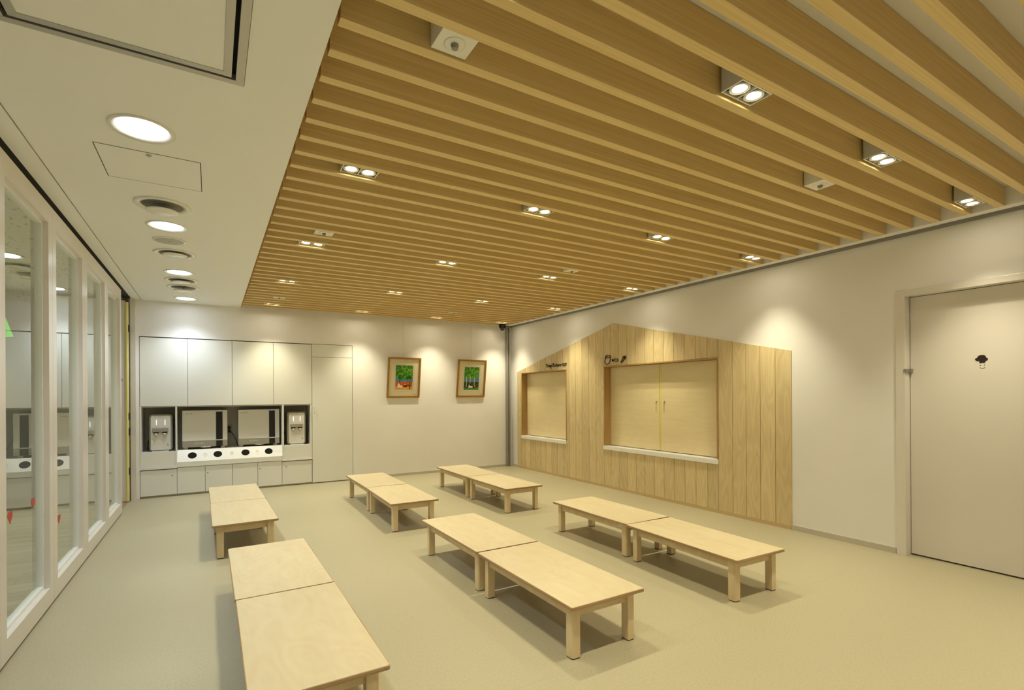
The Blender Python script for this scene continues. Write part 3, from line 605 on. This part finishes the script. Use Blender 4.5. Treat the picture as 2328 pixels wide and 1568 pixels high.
# niche unit: dividers, back, dispenser stands, slanted waste counter
t = thing('niche_unit', 'white open niche unit holding the dispensers and sterilizers', 'shelf unit', (0.26, YB + 0.2, 0.385)); ND = YB + 0.44
bm = nb()
bm.free()
for a, b in ((-0.813, -0.797), (-0.4205, -0.4030), (0.914, 0.937), (1.310, 1.334)):
    bm = nb(); box(bm, a, b, YB, ND, 0.40, 1.226); obj('side_panel', bm, 'laminate', t)
pass
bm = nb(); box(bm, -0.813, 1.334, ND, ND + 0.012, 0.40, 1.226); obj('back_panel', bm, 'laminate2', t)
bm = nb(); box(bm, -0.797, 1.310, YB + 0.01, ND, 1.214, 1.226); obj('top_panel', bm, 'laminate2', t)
for a, b in ((-0.797, -0.4205), (0.937, 1.310)):
    bm = nb(); box(bm, a, b, YB + 0.004, ND, 0.402, 0.612); obj('plinth_block', bm, 'laminate', t, bevel=0.001, seg=1)
for a, b in ((-0.815, -0.404), (0.910, 1.335)):
    bm = nb(); box(bm, a, b, YB - 0.012, YB + 0.03, 0.378, 0.400); obj('ledge', bm, 'laminate', t, bevel=0.002)
bm = nb(); box(bm, -0.4035, 0.9105, YB - 0.012, YB + 0.02, 0.390, 0.460); obj('counter_front', bm, 'laminate', t, bevel=0.0015)
bm = nb(); prism(bm, [(YB - 0.010, 0.460), (YB + 0.020, 0.460), (YB + 0.115, 0.600), (YB + 0.115, 0.612), (YB + 0.100, 0.612)], 0, -0.4028, 0.9138); sl = obj('slanted_counter', bm, 'gloss', t, label='glossy white slanted counter with four oval waste openings')
bm = nb(); box(bm, -0.4028, 0.9138, YB + 0.100, ND, 0.600, 0.612); obj('shelf_board', bm, 'laminate', t)
sa, sb = Vector((0, YB - 0.010, 0.460)), Vector((0, YB + 0.100, 0.612)); sd = (sb - sa).normalized(); sn = Vector((0, -sd.z, sd.y))
def on_slant(x, u, lift): 
    p = sa + sd * u + sn * lift; return (x, p.y, p.z)
def slant_disc(bm, x, u, rx, ru, l0, l1, n=36):
    a = [bm.verts.new(on_slant(x + rx * math.cos(2 * PI * i / n), u + ru * math.sin(2 * PI * i / n), l0)) for i in range(n)]
    b = [bm.verts.new(on_slant(x + rx * math.cos(2 * PI * i / n), u + ru * math.sin(2 * PI * i / n), l1)) for i in range(n)]
    fs = [bm.faces.new(a), bm.faces.new(list(reversed(b)))] + [bm.faces.new((a[i], a[(i + 1) % n], b[(i + 1) % n], b[i])) for i in range(n)]
    bmesh.ops.recalc_face_normals(bm, faces=fs)
    return bm
for x in (-0.229, 0.078, 0.427, 0.733):
    bm = nb(); slant_disc(bm, x, 0.094, 0.053, 0.050, -0.002, 0.0008); obj('waste_opening', bm, 'black', sl)  # flat black discs paint the dark inside of the holes
for i, x in enumerate((-0.075, 0.251, 0.581)):
    bm = nb(); tube(bm, [on_slant(x + px * 0.018, 0.094 + py * 0.024, 0.001) for px, py in ((-0.9, 0.8), (-1, 0), (-0.7, -0.8), (0, -1), (0.7, -0.8), (1, 0), (0.9, 0.8), (0, 1))], 0.0016 if i < 2 else 0.0008, 5, closed=True)
    tube(bm, [on_slant(x + px * 0.018, 0.094 + py * 0.024, 0.001) for px, py in ((-0.85, 0.45), (0, 0.3), (0.85, 0.45))], 0.0010, 5); obj('cup_icon', bm, 'alu2', sl)

def dispenser(x, label, flip=1):
    y0 = YB + 0.045; zb = 0.6125; w = 0.262; h = 0.490; rx = x
    t = thing('water_dispenser', label, 'water dispenser', (x, y0 + 0.14, zb), 0, 'countertop water dispensers')
    bm = nb(); prism(bm, rrect(x - w / 2, x + w / 2, zb + 0.008, zb + 0.012 + h, 0.035), 1, y0 + 0.03, y0 + 0.32); obj('body', bm, 'bronze', t, bevel=0.004)
    bm = nb(); prism(bm, rrect(x - w / 2 + 0.018, x + w / 2 - 0.020, zb + 0.020, zb + h - 0.004, 0.024), 1, y0, y0 + 0.031); obj('front_panel', bm, 'appl_front', t, bevel=0.004)
    bm = nb(); prism(bm, [(y0 - 0.002, zb + 0.330), (y0 - 0.026, zb + 0.318), (y0 - 0.026, zb + 0.268), (y0 - 0.002, zb + 0.262)], 0, x - 0.093, x + 0.085); hd = obj('spout_hood', bm, 'appl_grey', t, bevel=0.003)
    for q in (-0.048, 0.048):
        bm = nb(); box(bm, x - 0.004 + q - 0.030, x - 0.004 + q + 0.030, y0 - 0.024, y0 - 0.002, zb + 0.252, zb + 0.262); obj('tap_button', bm, 'black', t)
        bm = nb(); lathe(bm, [(0.0, zb + 0.205), (0.012, zb + 0.205), (0.017, zb + 0.250), (0.0, zb + 0.252)], x + q - 0.004, y0 - 0.013, 16); obj('nozzle', bm, 'appl', t)
        bm = nb(); box(bm, x + q - 0.0020, x + q + 0.0020, y0 - 0.002, y0 + 0.001, zb + 0.362, zb + 0.428); obj('light_strip', bm, 'led', t)
    bm = nb(); box(bm, x - 0.025, x + 0.020, y0 - 0.001, y0 + 0.001, zb + 0.455, zb + 0.459); obj('brand_mark', bm, 'appl_grey', t)
    bm = nb(); prism(bm, rrect(x - 0.095, x + 0.092, zb, zb + 0.012, 0.004), 1, y0 - 0.030, y0 + 0.04); obj('drip_tray', bm, 'appl_front', t)
    bm = nb(); prism(bm, circ(x + 0.075, zb + 0.105, 0.005, 12), 1, y0 - 0.0015, y0 + 0.001); prism(bm, circ(x + 0.080, zb + 0.085, 0.009, 12), 1, y0 - 0.001, y0 + 0.001); obj('warning_sticker', bm, 'alu2', t)
    bm = nb(); tube(bm, [(x - w / 2 + 0.01, y0 + 0.30, zb + 0.20), (x - w / 2 - 0.03, y0 + 0.31, zb + 0.12), (x - w / 2 - 0.040, y0 + 0.30, zb + 0.02), (x - w / 2 - 0.01, y0 + 0.32, zb + 0.006)], 0.006, 8); obj('hose', bm, 'cord', t)
    return t
d1 = dispenser(-0.588, 'white countertop water dispenser in the left niche')
dup(d1, (1.124, d1.location.y, d1.location.z), 0, 'white countertop water dispenser in the right niche')
def sterilizer(x0, label):
    y0 = YB + 0.125; zb = 0.6125; w = 0.548; x1 = x0 + w; z0, z1 = zb + 0.030, zb + 0.548
    t = thing('cup_sterilizer', label, 'sterilizer', ((x0 + x1) / 2, y0 + 0.14, zb), 0, 'white box sterilizers in the middle niche')
    bm = nb(); box(bm, x0, x1, y0 + 0.020, y0 + 0.28, z0 + 0.0, z1 - 0.002); obj('body', bm, 'appl', t, bevel=0.004)
    bm = nb(); box(bm, x0, x0 + 0.405, y0, y0 + 0.0195, z0 + 0.088, z1); d = obj('door', bm, 'appl_front', t, bevel=0.003)
    bm = nb(); box(bm, x0, x0 + 0.405, y0, y0 + 0.0195, z0, z0 + 0.086); cp = obj('control_strip', bm, 'appl_grey', t, bevel=0.002)
    bm = nb()
    for q in range(6): box(bm, x0 + 0.155 + q * 0.018, x0 + 0.160 + q * 0.018, y0 - 0.0008, y0, z0 + 0.045, z0 + 0.062)
    obj('buttons', bm, 'label', cp)
    bm = nb(); box(bm, x0 + 0.407, x0 + 0.487, y0, y0 + 0.0195, z0, z1); fr = obj('window_frame', bm, 'appl_front', t, bevel=0.002)
    bm = nb(); box(bm, x0 + 0.408, x0 + 0.486, y0 - 0.002, y0 + 0.001, z0 + 0.098, z1 - 0.022); obj('window', bm, 'blackglass', t)
    bm = nb(); box(bm, x0 + 0.408, x0 + 0.486, y0 - 0.002, y0 + 0.001, z0, z0 + 0.084); obj('lower_window', bm, 'blackglass', t)
    bm = nb(); box(bm, x0 + 0.489, x1, y0, y0 + 0.0195, z0 + 0.088, z1); obj('side_strip', bm, 'appl_front', t, bevel=0.002)
    bm = nb(); box(bm, x0 + 0.489, x1, y0, y0 + 0.0195, z0, z0 + 0.086); obj('side_strip_base', bm, 'appl_grey', t, bevel=0.002)
    # small maker's wordmark, top left of the door
    bm = nb(); xx = x0 + 0.036
    for i, hgt in enumerate((9, 5, 5, 7, 4, 5, 5, 4, 6, 5)): box(bm, xx + i * 0.0068, xx + i * 0.0068 + 0.0042, y0 - 0.0008, y0, z1 - 0.050, z1 - 0.050 + hgt * 0.001)
    box(bm, xx + 0.071, xx + 0.080, y0 - 0.0008, y0, z1 - 0.046, z1 - 0.037); obj('wordmark', bm, 'ink', d)
    bm = nb(); tube(bm, [(x0 + 0.21, y0 + 0.004, z0 + 0.001), (x0 + 0.23, y0 - 0.012, z0 - 0.004), (x0 + 0.33, y0 - 0.012, z0 - 0.004), (x0 + 0.35, y0 + 0.004, z0 + 0.001)], 0.006, 8); obj('handle', bm, 'steel', t)
    for fx in (x0 + 0.035, x1 - 0.06):
        for fy in (y0 + 0.03, y0 + 0.24):
            bm = nb(); prism(bm, rrect(fx - 0.024, fx + 0.030, fy, fy + 0.04, 0.008, 3), 2, zb, z0 + 0.002); obj('foot', bm, 'appl', t)
    return t
s1 = sterilizer(-0.348, 'white box sterilizer with black window strip, left of the two')
dup(s1, (s1.location.x + 0.688, s1.location.y, s1.location.z), 0, 'white box sterilizer with black window strip, right of the two')
# socket with two plugs
t = thing('wall_socket', 'grey double wall socket in the niche between the sterilizers', 'socket', (0.232, ND, 0.86))
bm = nb(); prism(bm, rrect(0.192, 0.272, 0.800, 0.930, 0.01), 1, ND - 0.008, ND); obj('cover_plate', bm, 'appl_grey', t, bevel=0.002)
zsk = (0.888, 0.840)
for i, (lab, pts) in enumerate((('black power plug and short cord, upper of the two in the socket', [(0.232, ND - 0.045, zsk[0]), (0.215, ND - 0.065, zsk[0] + 0.004), (0.185, ND - 0.05, zsk[0] + 0.020), (0.150, ND - 0.012, zsk[0] + 0.026)]),
                               ('black power plug with a hanging cord, lower of the two in the socket', [(0.232, ND - 0.045, zsk[1]), (0.250, ND - 0.065, zsk[1] - 0.010), (0.285, ND - 0.07, zsk[1] - 0.055), (0.312, ND - 0.08, zsk[1] - 0.120), (0.328, ND - 0.10, zsk[1] - 0.180), (0.336, ND - 0.11, 0.622), (0.35, ND - 0.09, 0.619)]))):
    pt = thing('power_plug', lab, 'plug', (0.232, ND - 0.03, zsk[i]), 0, 'black power plugs in the niche socket')
    bm = nb(); prism(bm, circ(0.232, zsk[i], 0.019, 20), 1, ND - 0.045, ND - 0.008); obj('plug_body', bm, 'cord', pt, bevel=0.003)
    bm = nb(); tube(bm, pts, 0.0048, 8); obj('cord', bm, 'cord', pt)

# ---------------------------------------------------------------- framed pictures, hung leaning forward on wires
def art_mat(name, base, spots):
    mt = mat(name, base, 0.6); nt = mt.node_tree; b = nt.nodes['Principled BSDF']; L = nt.links.new
    tc = nt.nodes.new('ShaderNodeTexCoord'); n = nt.nodes.new('ShaderNodeTexVoronoi'); n.inputs['Scale'].default_value = 28; L(tc.outputs['Object'], n.inputs['Vector'])
    rp = nt.nodes.new('ShaderNodeValToRGB'); e = rp.color_ramp.elements; e[0].position = 0.15; e[1].position = 0.65; e[0].color = tuple(spots[:3]) + (1,); e[1].color = tuple(base[:3]) + (1,)
    L(n.outputs['Distance'], rp.inputs['Fac']); L(rp.outputs['Color'], b.inputs['Base Color']); return mt
M['leaf'] = art_mat('painted foliage', lin(40, 125, 30), lin(140, 190, 30))
M['sea'] = art_mat('painted blue grey sky', lin(70, 130, 165), lin(90, 150, 180))
M['roofs'] = art_mat('painted orange rooftops', lin(205, 85, 25), lin(225, 120, 40))
M['sand'] = art_mat('painted ochre ground', lin(225, 165, 70), lin(235, 180, 90))
M['grass'] = art_mat('painted grass', lin(50, 130, 40), lin(90, 160, 60))
M['hedge'] = art_mat('painted dark hedge', lin(45, 50, 25), lin(70, 70, 40))
M['white_paint'] = mat('white paint', (0.85, 0.8, 0.66), 0.6)
M['cream_paint'] = mat('cream paint', lin(225, 205, 130), 0.6)
def picture(x0, which, label):
    """built flat at its origin (bottom centre), then leaned forward by the thing's rotation"""
    W_, H_ = 0.574, 0.682
    t = thing('framed_picture', label, 'picture', (0, 0, 0), 0, 'gold-framed pictures on the back wall')
    X = lambda u: (u - 0.5) * W_
    bm = nb(); f = 0.032; d = 0.026
    for a, b, c, e in ((-W_ / 2, W_ / 2, 0, f), (-W_ / 2, W_ / 2, H_ - f, H_), (-W_ / 2, -W_ / 2 + f, f, H_ - f), (W_ / 2 - f, W_ / 2, f, H_ - f)): box(bm, a, b, -d, 0, c, e)
    obj('frame', bm, 'gold', t, bevel=0.005)
    bm = nb(); i0, i1, j0, j1 = X(0.245), X(0.765), 0.132, 0.548
    a = (-W_ / 2 + f - 0.002, W_ / 2 - f + 0.002, f - 0.002, H_ - f + 0.002); y0, y1 = -0.014, -0.004
    box(bm, a[0], i0, y0, y1, a[2], a[3]); box(bm, i1, a[1], y0, y1, a[2], a[3]); box(bm, i0, i1, y0, y1, a[2], j0); box(bm, i0, i1, y0, y1, j1, a[3])
    mo = obj('mount', bm, 'mount', t)
    bm = nb(); e = 0.0016; p = 0.022
    for q in ((i0 - p, i1 + p, j0 - p, j0 - p + e), (i0 - p, i1 + p, j1 + p - e, j1 + p), (i0 - p, i0 - p + e, j0 - p, j1 + p), (i1 + p - e, i1 + p, j0 - p, j1 + p)): box(bm, q[0], q[1], y0 - 0.0006, y0, q[2], q[3])
    obj('ruled_line', bm, 'alu2', mo)
    bm = nb()
    for k in range(6): box(bm, W_ / 2 - f - 0.075 + k * 0.009, W_ / 2 - f - 0.069 + k * 0.009, y0 - 0.0006, y0, 0.052, 0.060 + 0.003 * (k % 2))
    obj('signature', bm, 'alu2', mo)
    bm = nb(); yA, yB_ = -0.010, -0.006; hh = j1 - j0; ww = i1 - i0
    U = lambda u: i0 + ww * u; V = lambda v: j0 + hh * v
    rnd = random.Random(3 + which)
    ya = -0.0105
    if which == 0:
        box(bm, i0, i1, yA, yB_, V(0.0), V(0.13), 3); box(bm, i0, i1, yA, yB_, V(0.13), V(0.33), 2); box(bm, i0, i1, yA, yB_, V(0.33), V(0.55), 1); box(bm, i0, i1, yA, yB_, V(0.55), V(1.0), 0)
        for (u, v, r) in ((0.14, 0.55, 0.055), (0.3, 0.52, 0.05), (0.62, 0.52, 0.055), (0.78, 0.5, 0.05), (0.92, 0.56, 0.04), (0.48, 0.6, 0.05)): prism(bm, circ(min(max(U(u), i0 + r), i1 - r), V(v), r, 20, r * 0.8), 1, yA - 0.0004, yA, 0)
        box(bm, U(0.84), U(0.865), ya - 0.001, ya, V(0.05), V(0.60), 4); box(bm, U(0.84), U(0.885), ya - 0.001, ya, V(0.01), V(0.25), 4); box(bm, U(0.24), U(0.262), ya - 0.001, ya, V(0.25), V(0.44), 4)
        prism(bm, [(U(0.1), V(0.10)), (U(0.42), V(0.09)), (U(0.42), V(0.18)), (U(0.28), V(0.19)), (U(0.2), V(0.30)), (U(0.16), V(0.22))], 1, ya - 0.001, ya, 5)
        box(bm, U(0.50), U(0.68), ya - 0.001, ya, V(0.13), V(0.20), 4); box(bm, U(0.55), U(0.58), ya - 0.001, ya, V(0.15), V(0.23), 5); box(bm, U(0.70), U(0.80), ya - 0.001, ya, V(0.18), V(0.22), 4)
        ml = ['leaf', 'sea', 'roofs', 'sand', 'ink', 'white_paint']
    else:
        box(bm, i0, i1, yA, yB_, V(0.0), V(0.12), 3); box(bm, i0, i1, yA, yB_, V(0.12), V(0.35), 2); box(bm, i0, i1, yA, yB_, V(0.35), V(0.50), 1); box(bm, i0, i1, yA, yB_, V(0.50), V(1.0), 0)
        prism(bm, [(i1, V(0.5)), (i1, V(0.78)), (U(0.9), V(0.62)), (U(0.82), V(0.5))], 1, yA - 0.0003, yA, 1)
        for u, a_, b_ in ((0.16, 0.22, 0.60), (0.40, 0.30, 0.60), (0.68, 0.20, 0.55)): box(bm, U(u), U(u + 0.035), ya - 0.001, ya, V(a_), V(b_), 6)
        prism(bm, [(U(0.32), V(0.10)), (U(0.6), V(0.09)), (U(0.6), V(0.17)), (U(0.45), V(0.17)), (U(0.36), V(0.24)), (U(0.33), V(0.20))], 1, ya - 0.001, ya, 5)
        for u in (0.06, 0.64): box(bm, U(u), U(u + 0.22), ya - 0.001, ya, V(0.10), V(0.18), 4); box(bm, U(u + 0.09), U(u + 0.13), ya - 0.0014, ya, V(0.13), V(0.20), 5)
        ml = ['leaf', 'sea', 'hedge', 'grass', 'ink', 'white_paint', 'cream_paint']
    obj('painting', bm, ml, t)
    bm = nb(); box(bm, -W_ / 2 + 0.01, W_ / 2 - 0.01, -0.004, 0.0, 0.01, H_ - 0.01); obj('backboard', bm, 'mount', t)
    ang = math.asin(0.105 / H_)
    t.location = (x0 + W_ / 2, YB - 0.004, 1.320); t.rotation_euler = (ang, 0, 0)
    return t
picture(2.497, 0, 'gold-framed picture of green trees over orange rooftops, left of the two')
picture(3.758, 1, 'gold-framed picture of pale tree trunks under green leaves, right of the two')
for x, l in ((2.800, 'thin hanging wire of the left picture'), (4.070, 'thin hanging wire of the right picture')):
    bm = nb(); tube(bm, [(x, YB - 0.006, 2.655), (x, YB - 0.010, 1.80)], 0.0012, 5)
    tag(obj('hanging_wire', bm, 'alu', None), l, 'wire', 'picture hanging wires')

# ---------------------------------------------------------------- low tables
TW, TL, TH = 0.500, 1.046, 0.288
def leg_poly(x0, x1, y0, y1, sx, sy, r=0.016, c=0.003):
    """square post, outer corner strongly rounded"""
    pts = []
    for cx, cy, a, qx, qy in ((x1, y1, 0, 1, 1), (x0, y1, 90, -1, 1), (x0, y0, 180, -1, -1), (x1, y0, 270, 1, -1)):
        rr = r if (qx == sx and qy == sy) else c
        for i in range(6):
            tt = math.radians(a + 90 * i / 5); pts.append((cx - qx * rr + rr * math.cos(tt), cy - qy * rr + rr * math.sin(tt)))
    return pts
def make_table(label):
    t = thing('low_table', label, 'table', (0, 0, 0), 0, 'low wooden tables')
    bm = nb(); prism(bm, rrect(-TW / 2, TW / 2, -TL / 2, TL / 2, 0.012, 4), 2, TH - 0.018, TH - 0.0012, 1); prism(bm, rrect(-TW / 2 + 0.004, TW / 2 - 0.004, -TL / 2 + 0.004, TL / 2 - 0.004, 0.010, 4), 2, TH - 0.0012, TH, 0)
    o = obj('tabletop', bm, ['birch', 'ply_edge'], t)
    b = o.modifiers.new('bevel', 'BEVEL'); b.width = 0.005; b.segments = 3; b.limit_method = 'ANGLE'; b.angle_limit = math.radians(60)
    ix, iy, lw = 0.032, 0.042, 0.053
    for sx in (-1, 1):
        for sy in (-1, 1):
            xo = sx * (TW / 2 - ix); yo = sy * (TL / 2 - iy); x0, x1 = sorted((xo, xo - sx * lw)); y0, y1 = sorted((yo, yo - sy * lw))
            bm = nb(); prism(bm, leg_poly(x0, x1, y0, y1, sx, sy), 2, 0.006, TH - 0.018); l = obj('leg', bm, 'birch_side', t)
            bm = nb(); prism(bm, leg_poly(x0 + .002, x1 - .002, y0 + .002, y1 - .002, sx, sy, 0.014), 2, 0.0, 0.006); obj('foot_pad', bm, 'dark', l)
    az0, az1 = 0.212, TH - 0.018
    for sy in (-1, 1):
        yo = sy * (TL / 2 - iy - 0.016); y0, y1 = sorted((yo, yo - sy * 0.020)); bm = nb(); box(bm, -TW / 2 + ix + lw, TW / 2 - ix - lw, y0, y1, az0, az1); obj('apron', bm, 'birch_side', t)
    for sx in (-1, 1):
        xo = sx * (TW / 2 - ix - 0.012); x0, x1 = sorted((xo, xo - sx * 0.020)); bm = nb(); box(bm, x0, x1, -TL / 2 + iy + lw, TL / 2 - iy - lw, az0, az1); obj('apron', bm, 'birch_side', t)
    return t
D = math.radians
TB = [(0.353, 2.485, 0.0, 'low birch table at the bottom left, nearest the camera and cut by the picture edge'),
      (0.347, 3.537, 0.3, 'low birch table joined behind the one cut by the picture edge'),
      (0.243, 5.353, 0.9, 'nearer low birch table of the left pair in front of the sterilizer cabinets'),
      (0.228, 6.402, 1.2, 'farther low birch table of the left pair, closest to the sterilizer cabinets'),
      (1.783, 2.527, 0.0, 'low birch table in the middle foreground, nearer of the central front pair'),
      (1.786, 3.585, 0.0, 'farther low birch table of the central front pair, white label on its apron'),
      (1.767, 5.373, -1.7, 'nearer low birch table of the central back pair'),
      (1.788, 6.431, -0.5, 'farther low birch table of the central back pair, near the tall cupboard'),
      (3.129, 2.534, -1.9, 'nearer low birch table of the right front pair, closest to the hat-marked door'),
      (3.161, 3.590, 0.0, 'farther low birch table of the right front pair, white label on its apron'),
      (3.103, 5.459, -0.2, 'nearer low birch table of the right back pair'),
      (3.115, 6.515, -0.6, 'farther low birch table of the right back pair, closest to the narrow hatch')]
tb0 = make_table(TB[0][3]); tabs = [tb0]
tb0.location = (TB[0][0], TB[0][1], 0)
for x, y, r, l in TB[1:]: tabs.append(dup(tb0, (x, y, 0), D(r), l))
for k in (5, 9):
    tt = tabs[k]; xo = -(TW / 2 - 0.032 - 0.012)
    bm = nb(); box(bm, xo - 0.0012, xo - 0.0001, -0.425, -0.375, 0.232, 0.258)
    me = bpy.data.meshes.new('label_sticker'); bm.to_mesh(me); bm.free(); me.materials.append(M['label']); o = bpy.data.objects.new('label_sticker', me); C.objects.link(o); o.parent = tt

# lamps added beyond the glass to brighten that room and this one
t = thing('round_downlight', 'added downlight in the room beyond the glass', 'downlight', (-2.4, 5.6, 2.66), 0, 'added downlights beyond the glass')
bm = nb(); lathe(bm, [(0.0, 2.650), (0.11, 2.650), (0.12, 2.659), (0.0, 2.6595)], -2.4, 5.6, 32); obj('diffuser', bm, 'downlens', t)
DOWN_FILL = DOWN_L.copy(); DOWN_FILL.energy = 26; o = bpy.data.objects.new('down_beam', DOWN_FILL); C.objects.link(o); o.parent = t; o.location = (0, 0, -0.02)
for p in ((-2.4, 2.6), (-2.4, -0.2), (-3.6, 4.1), (-3.6, 7.2), (-3.6, 1.2)): dup(t, (p[0], p[1], 2.66))
